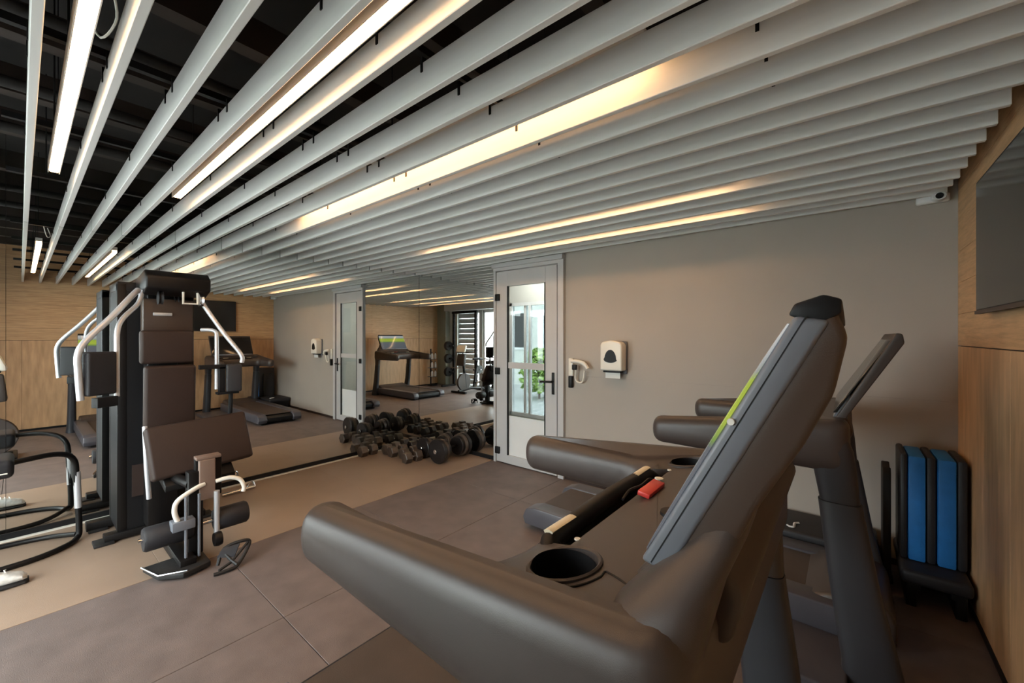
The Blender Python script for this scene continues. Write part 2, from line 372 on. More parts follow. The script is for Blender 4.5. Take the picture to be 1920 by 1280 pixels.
# outside
struct('ground', MB().bb(-14, 18, -16, EV - 0.15, -0.2, -0.10).bb(-14, 18, 4.5, 20, -0.2, -0.1), M_pave)
def building(x0, x1, v0, v1, h, nwin, label, side):
    b = thing('building', T((x0 + x1) / 2, (v0 + v1) / 2, -0.1), label, 'building')
    MB().bb(x0, x1, v0, v1, -0.1, h).build('outer_wall', M_outwall, b, smooth=False)
    vf = v0 - 0.01 if side < 0 else v1 + 0.01
    for i in range(nwin):
        for j in range(int(h // 2.6)):
            t = x0 + (x1 - x0) * (i + 0.5) / nwin
            w = MB().bb(t - 0.55, t + 0.55, vf - 0.03, vf + 0.03, 1.0 + 2.6 * j, 2.2 + 2.6 * j).build('window', M_white, b, smooth=False)
            MB().bb(t - 0.48, t + 0.48, vf - 0.04, vf + 0.04, 1.07 + 2.6 * j, 2.13 + 2.6 * j).build('pane', M_tv, w, smooth=False)
    MB().bb(x0 - 0.1, x1 + 0.1, v0 - 0.1, v1 + 0.1, h, h + 0.2).build('parapet', M_white, b, smooth=False)
building(1.0, 12, 10.0, 13, 7, 7, 'pale building with dark windows seen through the door glass', -1)
def shrub(t, v, r, h, label):
    b = thing('shrub', T(t, v, -0.1), label, 'shrub')
    mb = MB()
    for i in range(500):
        a = random.uniform(0, 2 * PI); rr = r * math.sqrt(random.random()); zz = random.uniform(0.15, 1) * h
        rr *= math.sin(max(0.15, min(1, zz / h)) * PI * 0.85 + 0.3) ** 0.5 if zz < h * 0.95 else 0.4
        mb.box(T(t + rr * math.cos(a), v + rr * math.sin(a), zz - 0.1), (0.13, 0.08, 0.006), (random.uniform(-1, 1), random.uniform(-1, 1), random.uniform(0, 6)))
    o = mb.build('foliage', M_green, b, smooth=False); o['kind'] = 'stuff'
    MB().tube([T(t, v, -0.1), T(t, v, h * 0.7)], 0.03, 8).build('stem', M_beam, b)
shrub(5.75, 8.0, 0.45, 1.2, 'green shrub outside seen through the door glass')
shrub(2.2, -5.2, 1.0, 2.0, 'green shrub outside the glazed opening beside the blind')
shrub(4.3, -5.6, 1.0, 1.7, 'green shrub outside the glazed opening near the mirror')

# ================================================================ MIRRORS
def mirror_b(v0, v1, label):
    m = thing('wall_mirror', T(RB, (v0 + v1) / 2, 0), label, 'mirror')
    MB().bb(RB, RB + 0.006, v0 + 0.001, v1 - 0.001, 0.05, CEIL).build('mirror_glass', M_mirror, m, smooth=False)
    MB().bb(RB - 0.008, RB + 0.006, v0, v1, 0.010, 0.05).build('bottom_channel', M_dark, m, smooth=False)
    MB().bb(RB - 0.035, RB, v0, v1, 0.0012, 0.010).build('floor_trim', M_cream, m, smooth=False)
mirror_b(RE, -0.06, 'floor to ceiling mirror behind the low tubular bench')
mirror_b(-0.06, RA - 0.006, 'huge floor to ceiling mirror behind the multigym')
m = thing('wall_mirror', T((3.08 + RB) / 2, RA - 0.003, 0), 'narrow mirror panel between the corner and the glazed door', 'mirror')
MB().bb(3.082, RB - 0.0, RA - 0.004, RA + 0.002, 0.045, CEIL).build('mirror_glass', M_mirror, m, smooth=False)
MB().bb(3.082, RB - 0.04, RA - 0.012, RA - 0.004, 0.002, 0.045).build('bottom_channel', M_dark, m, smooth=False)

# ================================================================ LED TUBES
for v, lb in ((0.113, 'warm LED tube light between the first and second slats from the left'), (0.612, 'warm LED tube light between the fourth and fifth slats from the left'),
              (1.29, 'warm LED tube light over the middle of the room lighting a peach coloured slat'), (2.45, 'warm LED tube light near the door, the second from the grey wall'),
              (2.95, 'warm LED tube light next to the grey wall above the door')):
    zz = 2.262 if v < 1 else (2.345 if v < 2 else 2.262)
    lt = thing('tube_light', T(1.84, v, zz), lb, 'light', None)
    MB().bb(0.5, 3.18, v - 0.021, v + 0.021, zz + 0.012, zz + 0.045).bb(0.5, 3.18, v - 0.021, v - 0.018, zz - 0.0135, zz + 0.013).bb(0.5, 3.18, v + 0.018, v + 0.021, zz - 0.0135, zz + 0.013).build('housing', M_white, lt, smooth=False)
    MB().bb(0.51, 3.17, v - 0.0165, v + 0.0165, zz - 0.012, zz + 0.013, bev=0.006).build('diffuser', M_led, lt)
    for t in (0.9, 2.8): MB().bb(t - 0.002, t + 0.002, v - 0.002, v + 0.002, zz + 0.045, CEIL).build('hanger', M_dark, lt, smooth=False)

# ================================================================ TREADMILLS
def round_corner(p0, p1, p2, r, n=6):
    p0, p1, p2 = Vector(p0), Vector(p1), Vector(p2); a = (p0 - p1).normalized(); b = (p2 - p1).normalized()
    s_, e_ = p1 + a * r, p1 + b * r; out = []
    for i in range(n + 1):
        u = i / n; out.append(s_.lerp(p1, u).lerp(p1.lerp(e_, u), u))
    return out
def treadmill(off, vn, vf, rail_end, deck, label, style):
    # off: shift in t; vn, vf: rail centre lines
    root = thing('treadmill', T(off + 0.8, (vn + vf) / 2, 0), label, 'treadmill')
    vc = (vn + vf) / 2; O = off
    dn, df, rear = deck
    # deck
    MB().prism_tz([(rear - 0.04, 0.02), (rear, 0.05), (rear, 0.105), (rear - 0.06, 0.135), (O + 0.25, 0.15), (O + 0.25, 0.03)], dn + 0.05, df - 0.05, 0.006).build('deck', M_dark, root)
    MB().bb(O + 0.2, rear - 0.07, dn + 0.13, df - 0.13, 0.148, 0.156, bev=0.002).build('running_belt', M_belt, root, smooth=False)
    for a, b in ((dn, dn + 0.13), (df - 0.13, df)):
        MB().prism_tz([(rear + 0.01, 0.03), (rear + 0.03, 0.08), (rear + 0.0, 0.14), (rear - 0.08, 0.165), (O + 0.1, 0.17), (O + 0.1, 0.04)], a, b, 0.010).build('side_rail', M_deckr, root)
    for a in (dn + 0.10, df - 0.10):
        MB().bb(rear - 0.12, rear - 0.05, a - 0.03, a + 0.03, 0, 0.05, bev=0.01).build('foot', M_rub, root)
    if style == 2: MB().bb(0.0, 1.05, 1.99, dn + 0.06, 0.0, 0.045, bev=0.012, seg=3).build('side_step', M_deckr, root)
    # motor hood
    MB().prism_tz([(O + 0.32, 0.15), (O + 0.22, 0.19), (O + 0.06, 0.225), (O - 0.0, 0.20), (O - 0.03, 0.14), (O - 0.03, 0.03), (O + 0.32, 0.03)], dn + 0.06, df - 0.06, 0.025, 4).build('motor_hood', M_char, root)
    # uprights
    for v in (vn, vf):
        mb = MB(); fr_ = []
        for z, t, w, d in (((0.0, 0.10, 0.100, 0.060), (0.08, 0.105, 0.080, 0.05), (0.36, 0.165, 0.075, 0.045), (0.72, 0.205, 0.068, 0.042)) if style == 1 else ((0.0, 0.055, 0.105, 0.055), (0.08, 0.065, 0.095, 0.05), (0.36, 0.115, 0.082, 0.048), (0.72, 0.165, 0.072, 0.045))):
            fr_.append((T(O + t, v, z), (-1, 0, 0), (0, 1, 0), w, d))
        mb.sect(fr_, 24, 3.0).build('upright', M_upr, root)
        mb = MB(); fr_ = []
        for z, t, w, d in ((0.722, 0.205 if style == 1 else 0.165, 0.066, 0.040), (0.84, 0.215 if style == 1 else 0.18, 0.072, 0.046), (0.93, 0.225 if style == 1 else 0.2, 0.08, 0.055), (0.99, 0.21, 0.07, 0.05)):
            fr_.append((T(O + t, v, z), (-1, 0, 0), (0, 1, 0), w, d))
        mb.sect(fr_, 24, 3.0).build('upright_cover', M_char if style == 1 else M_upr, root)
    # console body: U seen from above, rails one piece with the desk
    hw = 0.059; re = rail_end; inner = O + 0.50; front = O + 0.13
    oN, iN, iF, oF = vn - hw, vn + hw, vf - hw, vf + hw
    P2 = []
    P2 += [(re - hw + hw * math.sin(a), vn - hw * math.cos(a)) for a in [PI * k / 16 for k in range(17)]]
    P2 += round_corner((re, iN), (inner, iN), (inner, iF), 0.11, 10)
    P2 += round_corner((inner, iN), (inner, iF), (re, iF), 0.11, 10)
    P2 += [(re - hw + hw * math.sin(a), vf - hw * math.cos(a)) for a in [PI * k / 16 for k in range(17)]]
    P2 += round_corner((re, oF), (front, oF), (front, oN), 0.07)
    P2 += round_corner((front, oF), (front, oN), (re, oN), 0.07)
    q = []
    for p in P2:
        if not q or (Vector(p) - q[-1]).length > 0.002: q.append(Vector(p))
    n = len(q)
    # rounded slab: stack of inset rings (superellipse cross-section)
    def inset(ring, d):
        out = []
        for i in range(len(ring)):
            a, b, c = ring[i - 1], ring[i], ring[(i + 1) % len(ring)]
            t_ = (c - a).normalized(); nrm = Vector((t_.y, -t_.x)); out.append(b - nrm * d)
        return out
    area = sum(q[i].x * q[(i + 1) % n].y - q[(i + 1) % n].x * q[i].y for i in range(n))
    sg = 1 if area > 0 else -1
    ztop, zbot = 0.985, 0.850; zc = (ztop + zbot) / 2; hh = (ztop - zbot) / 2; rad = 0.052
    def zoff(t):
        u = max(0.0, O + 0.52 - t); return (0.20 * u * u / (u + 0.06) + 0.015 * min(1, u / 0.12)) if u > 0 else 0.0
    mb = MB(); rings = []
    angs = [-90 + 180 * k / 14 for k in range(15)]
    for a in angs:
        ar = math.radians(a); ins = rad * (1 - abs(math.cos(ar)) ** 0.8); zz = zc + hh * math.copysign(abs(math.sin(ar)) ** 0.85, math.sin(ar))
        rg = inset(q, ins * sg)
        rings.append([T(p.x, p.y, zz + (zoff(p.x) if zz > zc else -0.010 * min(1, max(0, O + 0.62 - p.x) / 0.30) ** 1.5)) for p in rg])
    mb.ring_loft(rings, cap=False)
    from mathutils.geometry import tessellate_polygon
    tris = tessellate_polygon([[Vector((p.x, p.y, 0)) for p in q]]); mb.b.verts.ensure_lookup_table(); nn = len(mb.b.verts)
    for tr_ in tris:
        for base in (0, nn - n):
            try: mb.b.faces.new([mb.b.verts[base + k_] for k_ in tr_])
            except ValueError: pass
    body = mb.build('console_body', M_char, root, angle=60)
    # holes: cups and the slot behind the grip bar, cut for real
    cut = bmesh.new()
    tc_ = O + 0.365; cups = (vn + 0.094, vf - 0.094); rc = 0.056
    for cv in cups:
        bmesh.ops.create_cone(cut, cap_ends=True, segments=40, radius1=rc, radius2=rc, depth=0.10, matrix=Matrix.Translation(T(tc_, cv, zoff(tc_) + ztop - 0.01)))
    cme = bpy.data.meshes.new('cut'); cut.to_mesh(cme); cut.free(); co = bpy.data.objects.new('cut', cme); COL.objects.link(co)
    s2 = MB().box(T(O + 0.435, vc, ztop + 0.02), (0.075, (vf - vn) * 0.63, 0.07)).build('cut2', M_dark, None, smooth=False)
    for c_ in (co, s2):
        md = body.modifiers.new('cut', 'BOOLEAN'); md.operation = 'DIFFERENCE'; md.object = c_; md.solver = 'EXACT'
    bpy.context.view_layer.update()
    ev = body.evaluated_get(bpy.context.evaluated_depsgraph_get()); me = bpy.data.meshes.new_from_object(ev)
    body.modifiers.clear(); body.data = me
    for c_ in (co, s2): bpy.data.objects.remove(c_)
    zcup = zoff(tc_) + ztop
    for cv in cups:
        c = MB().lathe([(rc - 0.001, zcup - 0.005), (rc - 0.002, zcup - 0.058), (0.0005, zcup - 0.058)], T(tc_, cv, 0), 'z', 40, False).build('cup_holder', M_dark, root)
        rg = MB(); rings = []
        for rr, z_ in ((rc, zcup - 0.006), (rc + 0.0005, zcup + 0.001), (rc + 0.004, zcup + 0.0035), (rc + 0.0075, zcup + 0.001), (rc + 0.0075, zcup - 0.006)):
            rings.append([T(tc_ + rr * math.cos(2 * PI * k / 40), cv + rr * math.sin(2 * PI * k / 40), z_ + zoff(tc_ + rr * math.cos(2 * PI * k / 40)) - zoff(tc_)) for k in range(40)])
        rg.ring_loft(rings, cap=False).build('cup_rim', M_char2, root)
    # desk insert seams
    seam = []
    v0, v1 = cups[0], cups[1]
    for k in range(13):
        a = PI / 2 * 0.1 + PI * 0.9 * k / 12 + PI * 0.5 * 0; a = math.radians(35 + 145 * k / 12)
        seam.append((tc_ + 0.078 * math.cos(a), v0 - 0.078 * math.sin(a)))
    path = [T(a, b, ztop + zoff(a) - 0.001) for a, b in seam] + [T(O + 0.235, v0 - 0.03, ztop + zoff(O + 0.235) - 0.001)]
    MB().tube(path, 0.0018, 6, smooth=3).build('panel_seam', M_dark, root)
    # grip bar
    bl, br = vc - (vf - vn) * 0.315, vc + (vf - vn) * 0.275; bt, bz = O + 0.452, 0.998
    bar = MB().tube([T(bt - 0.02, bl - 0.012, bz - 0.03), T(bt - 0.004, bl + 0.01, bz - 0.006), T(bt, bl + 0.05, bz), T(bt + 0.004, vc, bz + 0.004), T(bt, br - 0.05, bz), T(bt - 0.004, br - 0.01, bz - 0.006), T(bt - 0.02, br + 0.012, bz - 0.03)], 0.021, 16, smooth=5).build('heart_rate_bar', M_black, root)
    for a, b in ((bl + 0.01, bl + 0.10), (br - 0.10, br - 0.01)):
        rings = []
        for vv in (a, b):
            rings.append([T(bt + 0.0225 * math.cos(th), vv, bz + 0.0225 * math.sin(th)) for th in [math.radians(55 + 60 * k / 6) for k in range(7)]] + [T(bt + 0.015 * math.cos(th), vv, bz + 0.015 * math.sin(th)) for th in [math.radians(115 - 60 * k / 6) for k in range(7)]])
        MB().ring_loft(rings).build('sensor_pad', M_sens, bar, smooth=False)
    # safety clip
    zz = ztop + zoff(O + 0.375)
    if style == 1:
        cl = MB().box(T(O + 0.372, vc + 0.055, zz + 0.006), (0.030, 0.105, 0.012), (0, 0.16, 0), 0.003).build('safety_key', M_red, root)
        MB().tube([T(O + 0.38, vc + 0.12, zz + 0.004), T(O + 0.395, vc + 0.10, zz + 0.012), T(O + 0.40, vc + 0.06, zz + 0.006), T(O + 0.405, vc + 0.0, zz + 0.01), T(O + 0.40, vc - 0.05, zz + 0.004)], 0.003, 6, smooth=4).build('cord', M_dark, root)
        MB().lathe([(0.0005, zz), (0.011, zz), (0.011, zz + 0.008), (0.0005, zz + 0.009)], T(O + 0.382, vc + 0.135, 0), 'z', 14).build('cord_stop', M_cream, root)
        for vv in (vc - 0.27, vc + 0.24): MB().lathe([(0.0005, zz), (0.006, zz), (0.0055, zz + 0.002), (0.0005, zz + 0.0025)], T(O + 0.39, vv, 0), 'z', 12).build('screw', M_cream, root)
        # round button near the display
        MB().lathe([(0.0005, zz + 0.02), (0.025, zz + 0.022), (0.024, zz + 0.028), (0.0005, zz + 0.03)], T(O + 0.27, vc - 0.10, 0), 'z', 20).build('stop_button', M_dark, root)
    # display
    if style == 1:
        a0, a1 = vn + 0.065, vf - 0.12
        F0, F1, B1, B0 = (0.223, 1.089), (0.046, 1.424), (0.013, 1.418), (0.186, 1.082)
        hs = MB().prism_tz([F0, F1, B1, B0], a0, a1, 0.006, 3).build('display_housing', M_house, root)
        # groove and convex glass front with chamfered side
        def on(u, d):  # point along the front face, pushed out by d
            t = F0[0] + (F1[0] - F0[0]) * u; z = F0[1] + (F1[1] - F0[1]) * u
            return (t + 0.884 * d, z + 0.467 * d)
        gl = MB(); rings = []
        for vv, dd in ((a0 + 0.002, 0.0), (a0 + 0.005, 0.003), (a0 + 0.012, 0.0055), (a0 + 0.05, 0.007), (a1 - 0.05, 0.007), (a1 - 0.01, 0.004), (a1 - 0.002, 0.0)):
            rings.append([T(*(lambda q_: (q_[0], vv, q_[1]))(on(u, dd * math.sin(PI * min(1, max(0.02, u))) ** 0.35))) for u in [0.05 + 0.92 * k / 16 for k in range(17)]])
        gl.ring_loft(rings, cap=False, closed=False).build('screen', M_screen_reflect, root)
        MB().prism_tz([(F0[0] - 0.015, F0[1] + 0.003), (F1[0] - 0.010, F1[1] - 0.002), (F1[0] - 0.0115, F1[1] - 0.002), (F0[0] - 0.0165, F0[1] + 0.002)], a0 - 0.0004, a0 + 0.004).build('housing_seam', M_dark, root, smooth=False)
        MB().prism_tz([(0.012, 1.436), (-0.001, 1.40), (0.011, 1.338), (0.038, 1.277), (0.080, 1.20), (0.122, 1.108), (0.150, 1.088), (0.180, 1.086), (0.190, 1.10), (0.028, 1.42)], a0 + 0.004, a1 - 0.01, 0.010, 3).build('display_back', M_brown, root)
        MB().prism_tz([(0.052, 1.424), (0.046, 1.437), (0.020, 1.446), (0.004, 1.440), (0.004, 1.425), (0.02, 1.416)], a0 + 0.003, a1 - 0.02, 0.003, 2).build('top_cap', M_dark, root)
        # clip at the lower side of the screen
        MB().lathe([(0.0005, -0.005), (0.0042, -0.005), (0.0042, 0.006), (0.0005, 0.006)], T(0.109, a0 + 0.002, 1.297), 'y', 14).build('side_knob', M_cream, root)
        # shroud arms carrying the display
        for v in (vn + 0.005, vf - 0.03):
            k = 1 if v < vc else -1
            MB().sect([(T(0.225, v, 0.86), (-1, 0, 0.1), (0, 1, 0), 0.070, 0.066), (T(0.222, v + 0.01 * k, 0.95), (-1, 0, 0.1), (0, 1, 0), 0.078, 0.072), (T(0.205, v + 0.03 * k, 1.02), (-1, 0, -0.2), (0, 1, 0), 0.078, 0.068),
                       (T(0.175, v + 0.06 * k, 1.08), (-1, 0, -0.4), (0, 1, 0), 0.066, 0.06), (T(0.140, v + 0.10 * k, 1.13), (-1, 0, -0.4), (0, 1, 0), 0.046, 0.05), (T(0.11, v + 0.12 * k, 1.19), (-1, 0, -0.4), (0, 1, 0), 0.03, 0.04)], 24, 2.6).build('display_arm', M_char, root)
        MB().prism_tz([(0.28, 1.0), (0.235, 1.06), (0.20, 1.10), (0.13, 1.11), (0.10, 1.06), (0.12, 0.99)], vn + 0.1, vf - 0.1, 0.015).build('display_base', M_char2, root)
    else:
        a0, a1 = vn + 0.05, vf - 0.05
        F0, F1 = (0.045, 1.045), (-0.150, 1.415); d = (0.042 * -0.885, 0.042 * -0.466)
        hs = MB().prism_tz([F0, F1, (F1[0] - 0.018, F1[1] - 0.004), (F1[0] - 0.024, F1[1] - 0.04), (F0[0] - 0.034, F0[1] + 0.0), (F0[0] - 0.03, F0[1] - 0.03)], a0, a1, 0.006, 3).build('display_housing', M_char2, root)
        MB().prism_tz([(F0[0] + 0.003, F0[1] + 0.03), (F1[0] + 0.010, F1[1] - 0.02), (F1[0] + 0.004, F1[1] - 0.02), (F0[0] - 0.005, F0[1] + 0.03)], a0 + 0.01, a1 - 0.01, 0.0015, 1).build('screen', M_tv, root)
        MB().prism_tz([(0.062, 1.03), (-0.005, 1.155), (-0.010, 1.15), (0.050, 1.02)], a0 + 0.02, a1 - 0.02, 0.002, 1).build('control_panel', M_house, root)
        MB().prism_tz([(0.14, 0.98), (0.07, 1.04), (0.0, 1.06), (-0.02, 1.0), (0.0, 0.95)], vn + 0.04, vf - 0.04, 0.012).build('display_base', M_brown, root)
    return root
treadmill(0.0, 0.485, 1.385, 1.05, (0.50, 1.37, 1.58), 'large charcoal treadmill in the foreground with red safety key', 1)
treadmill(-0.14, 2.16, 2.93, 0.80, (2.36, 3.01, 1.82), 'charcoal treadmill with slim console standing beside the grey wall', 2)

# ================================================================ THINGS ON THE WALLS
# paper towel dispenser
pd = thing('paper_dispenser', T(1.60, RA, 1.05), 'white paper towel dispenser with dark window on the grey wall', 'dispenser')
MB().bb(1.50, 1.715, RA - 0.02, RA, 1.07, 1.36, bev=0.01).build('back_plate', M_house, pd)
MB().prism([T(1.505, RA - 0.02, 1.10), T(1.71, RA - 0.02, 1.10), T(1.71, RA - 0.02, 1.33), T(1.69, RA - 0.02, 1.355), T(1.61, RA - 0.02, 1.368), T(1.53, RA - 0.02, 1.355), T(1.505, RA - 0.02, 1.33)], Vector((0, -0.10, 0)), 0.014, 4).build('cover', M_cream, pd)
win = [T(1.61 + 0.055 * math.cos(a) * (1 if math.sin(a) > 0 else 1.15), RA - 0.1205, 1.20 + (0.085 if math.sin(a) > 0 else 0.03) * math.sin(a)) for a in [2 * PI * k / 28 for k in range(28)]]
MB().prism(win, Vector((0, -0.0025, 0))).build('window', M_dark, pd, smooth=False)
MB().bb(1.53, 1.69, RA - 0.10, RA - 0.03, 1.082, 1.10, bev=0.004).build('lower_lip', M_dark, pd)
MB().bb(1.54, 1.68, RA - 0.072, RA - 0.070, 1.03, 1.085).build('paper_sheet', M_paper, pd, smooth=False)
# hair dryer
hd = thing('hair_dryer', T(2.03, RA, 0.92), 'white wall hair dryer with dark grip between door and dispenser', 'hair dryer')
MB().bb(2.045, 2.095, RA - 0.03, RA, 1.02, 1.19, bev=0.006).build('wall_bracket', M_cream, hd)
MB().bb(2.05, 2.09, RA - 0.045, RA - 0.005, 0.905, 1.02, bev=0.008).build('lower_grip', M_dark, hd)
MB().tube([T(2.05, RA - 0.05, 1.165), T(1.98, RA - 0.055, 1.165), T(1.91, RA - 0.06, 1.15), T(1.865, RA - 0.06, 1.10)], [0.018, 0.018, 0.02, 0.016], 14, smooth=4).build('body', M_cream, hd)
MB().box(T(2.0, RA - 0.075, 1.11), (0.045, 0.03, 0.05), None, 0.006).build('switch', M_dark, hd)
MB().tube([T(2.0, RA - 0.05, 1.09), T(2.01, RA - 0.04, 1.0), T(1.98, RA - 0.035, 0.965), T(1.93, RA - 0.04, 0.98), T(1.91, RA - 0.045, 1.08)], 0.008, 8, smooth=5).build('cord', M_cream, hd)
# security camera
Z0 = 0.035
sc = thing('security_camera', T(-0.42, RA, 2.2), 'small white security camera in the upper corner by the wood wall', 'camera')
MB().bb(-0.455, -0.315, RA - 0.045, RA, 2.145 + Z0, 2.195 + Z0, bev=0.012, seg=3).build('mount', M_white, sc)
MB().sect([(T(-0.405, RA - 0.03, 2.17 + Z0), (1, 0, 0), (0, 0, 1), 0.03, 0.024), (T(-0.405, RA - 0.075, 2.17 + Z0), (1, 0, 0), (0, 0, 1), 0.032, 0.026), (T(-0.405, RA - 0.095, 2.168 + Z0), (1, 0, 0), (0, 0, 1), 0.027, 0.022)], 20, 2.2).build('body', M_white, sc)
MB().lathe([(0.0005, -0.098 + RA), (0.017, -0.1 + RA), (0.017, -0.09 + RA)], T(-0.405, 0, 2.168 + Z0), 'y', 20).build('lens', M_dark, sc)
# television on the wood wall
tv = thing('television', T(-RD, 2.2, 1.75), 'large dark flat television mounted high on the oak wall', 'television')
MB().bb(-RD + 0.03, -RD + 0.045, 1.72, 2.73, 1.50, 2.09, bev=0.004).build('casing', M_dark, tv, smooth=False)
MB().bb(-RD + 0.045, -RD + 0.047, 1.735, 2.718, 1.52, 2.078).build('screen', M_tv, tv, smooth=False)
MB().bb(-RD + 0.045, -RD + 0.05, 1.72, 2.73, 1.50, 1.515).build('lower_bezel', M_brown, tv, smooth=False)
MB().bb(-RD, -RD + 0.03, 2.0, 2.45, 1.65, 1.95).build('wall_bracket', M_dark, tv, smooth=False)

# ================================================================ CORNER: steps and mats
def step_platform(t0, t1, v0, v1, h, label, mark=False):
    r = thing('aerobic_step', T((t0 + t1) / 2, (v0 + v1) / 2, 0), label, 'step')
    MB().bb(t0, t1, v0, v1, h - 0.07, h, bev=0.022, seg=4).build('top_platform', M_foam, r)
    L = t1 - t0
    for a in (t0 + 0.02, t1 - 0.02 - L * 0.22):
        b = a + L * 0.22
        MB().prism_tz([(a, h - 0.06), (b, h - 0.06), (b, h - 0.10), (b - L * 0.06, h - 0.10), (b - L * 0.06, 0.0), (a, 0.0)] if a < t0 + L / 2 else [(a, h - 0.06), (b, h - 0.06), (b, 0.0), (a + L * 0.06, 0.0), (a + L * 0.06, h - 0.10), (a, h - 0.10)], v0 + 0.02, v1 - 0.02, 0.006).build('riser', M_dark, r)
    if mark:
        c = ((t0 + t1) / 2 + 0.13, v0 + 0.10); o = 0.0
        pts = [(0.035, -0.03), (0.02, -0.045), (0.0, -0.035), (0.0, 0.02), (-0.02, 0.045)]
        MB().tube([T(c[0] + a, c[1] + b, h + 0.001) for a, b in pts], [0.006, 0.007, 0.008, 0.008, 0.009, 0.009], 6, smooth=4).build('logo', M_white, r)
    return r
step_platform(-0.14, 0.40, 3.03, 3.41, 0.205, 'black aerobic step with white mark between treadmill and grey wall', True)
step_platform(-0.475, -0.215, 2.93, 3.40, 0.19, 'black step block in the corner carrying the blue mats')
g = 'folded mats in the corner'
def mat_block(t0, th, z0, z1, v0, label, blue):
    r = thing('folded_mat', T(t0 + th / 2, v0 + 0.15, z0), label, 'mat', None)
    if blue:
        MB().bb(t0 + th * 0.36, t0 + th, v0, v0 + 0.28, z0, z1, bev=0.010).build('foam_core', M_blue, r)
        MB().bb(t0, t0 + th * 0.34, v0 + 0.004, v0 + 0.29, z0, z1 + 0.004, bev=0.012).build('black_cover', M_bfoam, r)
    else:
        MB().bb(t0, t0 + th, v0, v0 + 0.28, z0, z1, bev=0.012).build('black_cover', M_bfoam, r)
mat_block(-0.474, 0.108, 0.192, 0.755, 3.07, 'blue and black folded mat standing next to the oak wall', True)
mat_block(-0.362, 0.108, 0.192, 0.755, 3.07, 'blue and black folded mat standing beside the thin black mat', True)
mat_block(-0.252, 0.03, 0.192, 0.765, 3.07, 'thin black mat standing against the blue folded mats', False)
bd = thing('balance_board', T(-0.17, 3.2, 0), 'dark slim board leaning beside the mats against the grey wall', 'board')
MB().prism([T(-0.155, 3.12, 0.02), T(-0.155, 3.30, 0.02), T(-0.155, 3.30, 0.64), T(-0.155, 3.27, 0.665), T(-0.155, 3.20, 0.635), T(-0.155, 3.14, 0.66), T(-0.155, 3.12, 0.63)], Vector((0.035, 0, 0)), 0.006).build('board_panel', M_foam, bd)
MB().bb(-0.20, -0.14, 3.14, 3.28, 0.0, 0.03, bev=0.004).build('foot', M_dark, bd)

# ================================================================ DUMBBELLS near the mirror corner
def dumbbell(t, v, z, L, R, rot, label, big=False, grp='dumbbells heaped in the mirror corner'):
    r = thing('dumbbell', T(t, v, z), label, 'dumbbell', None)
    r.rotation_euler = (0, 0, rot)
    n = 28 if big else 6
    def cyl(y0, y1, rr, name, m, nn=n, be=0.006):
        return MB().lathe([(0.0005, y0), (rr - be, y0), (rr, y0 + be), (rr, y1 - be), (rr - be, y1), (0.0005, y1)], (0, 0, 0), 'y', nn).build(name, m, None, angle=30 if nn == 6 else 40)
    def add(o):
        o.parent = r; o.location = (0, 0, R * (0.866 if not big else 1.0)); 
        if n == 6: o.rotation_euler = (0, PI / 6 * 0, 0)
    if big:
        for k in (-1, 1):
            for q, (off, rr) in enumerate(((0.0, 1.0), (0.045, 0.93), (0.09, 0.8))):
                y = k * (L / 2 - 0.022 - off); add(cyl(y - 0.021, y + 0.021, R * rr, 'weight_plate', M_cast if q != 1 else M_castb))
            y = k * (L / 2 + 0.012); add(cyl(y - 0.014, y + 0.014, 0.024, 'end_nut', M_chrome, 16, 0.003))
    else:
        for k in (-1, 1):
            y = k * (L / 2 - 0.04); add(cyl(y - 0.04, y + 0.04, R, 'hex_head', M_castb if (int(t * 37) % 2) else M_cast))
    add(cyl(-L / 2 + 0.05, L / 2 - 0.05, 0.016, 'handle', M_chrome if not big else M_black, 14, 0.002))
    return r
dumbbell(3.50, 3.14, 0, 0.44, 0.135, 0.05, 'largest round black dumbbell at the door end of the heap', True)
dumbbell(3.78, 3.16, 0, 0.40, 0.115, -0.04, 'second round black dumbbell, just behind the largest one', True)
specs = [(3.76, 2.80, 0, 'hexagonal dumbbell in front, nearest the largest round one'), (3.97, 3.14, 0, 'hexagonal dumbbell just behind the second round one, by the narrow mirror'),
         (3.93, 2.88, 0, 'hexagonal dumbbell in front, second from the large round one'), (4.13, 3.14, 0, 'hexagonal dumbbell in the middle beside the narrow mirror'),
         (4.09, 2.84, 0, 'hexagonal dumbbell in front, third from the large round one'), (4.29, 3.14, 0, 'hexagonal dumbbell wedged in the mirror corner'),
         (4.25, 2.86, 0, 'hexagonal dumbbell in front, near the big mirror'), (4.37, 2.62, 0, 'outermost hexagonal dumbbell, right against the big mirror')]
for i, (t, v, z, lb) in enumerate(specs):
    dumbbell(t, v, z, 0.21, 0.066, random.uniform(-0.18, 0.18), lb)

# ================================================================ MULTIGYM
G = thing('multigym', T(3.8, 0.65, 0), 'tall black multigym with brown pads and silver press arms', 'exercise machine')
fb = MB().bb(3.02, 4.24, 0.60, 0.68, 0.012, 0.075, bev=0.006).bb(4.16, 4.24, 0.30, 0.98, 0.012, 0.07, bev=0.006).bb(3.84, 3.92, 0.36, 0.92, 0.012, 0.06, bev=0.006)
fb.build('base_frame', M_black, G)
for t in (3.88, 4.20):
    for v in (0.36, 0.92): MB().bb(t - 0.06, t + 0.06, v - 0.05, v + 0.05, 0, 0.02, bev=0.004).build('foot', M_rub, G)
tw = MB().bb(3.86, 3.91, 0.425, 0.475, 0.05, 1.77, bev=0.004).bb(4.19, 4.24, 0.425, 0.475, 0.05, 1.77, bev=0.004).bb(3.86, 3.91, 0.80, 0.85, 0.05, 1.77, bev=0.004).bb(4.19, 4.24, 0.80, 0.85, 0.05, 1.77, bev=0.004).bb(3.86, 4.24, 0.425, 0.85, 1.72, 1.78, bev=0.004)
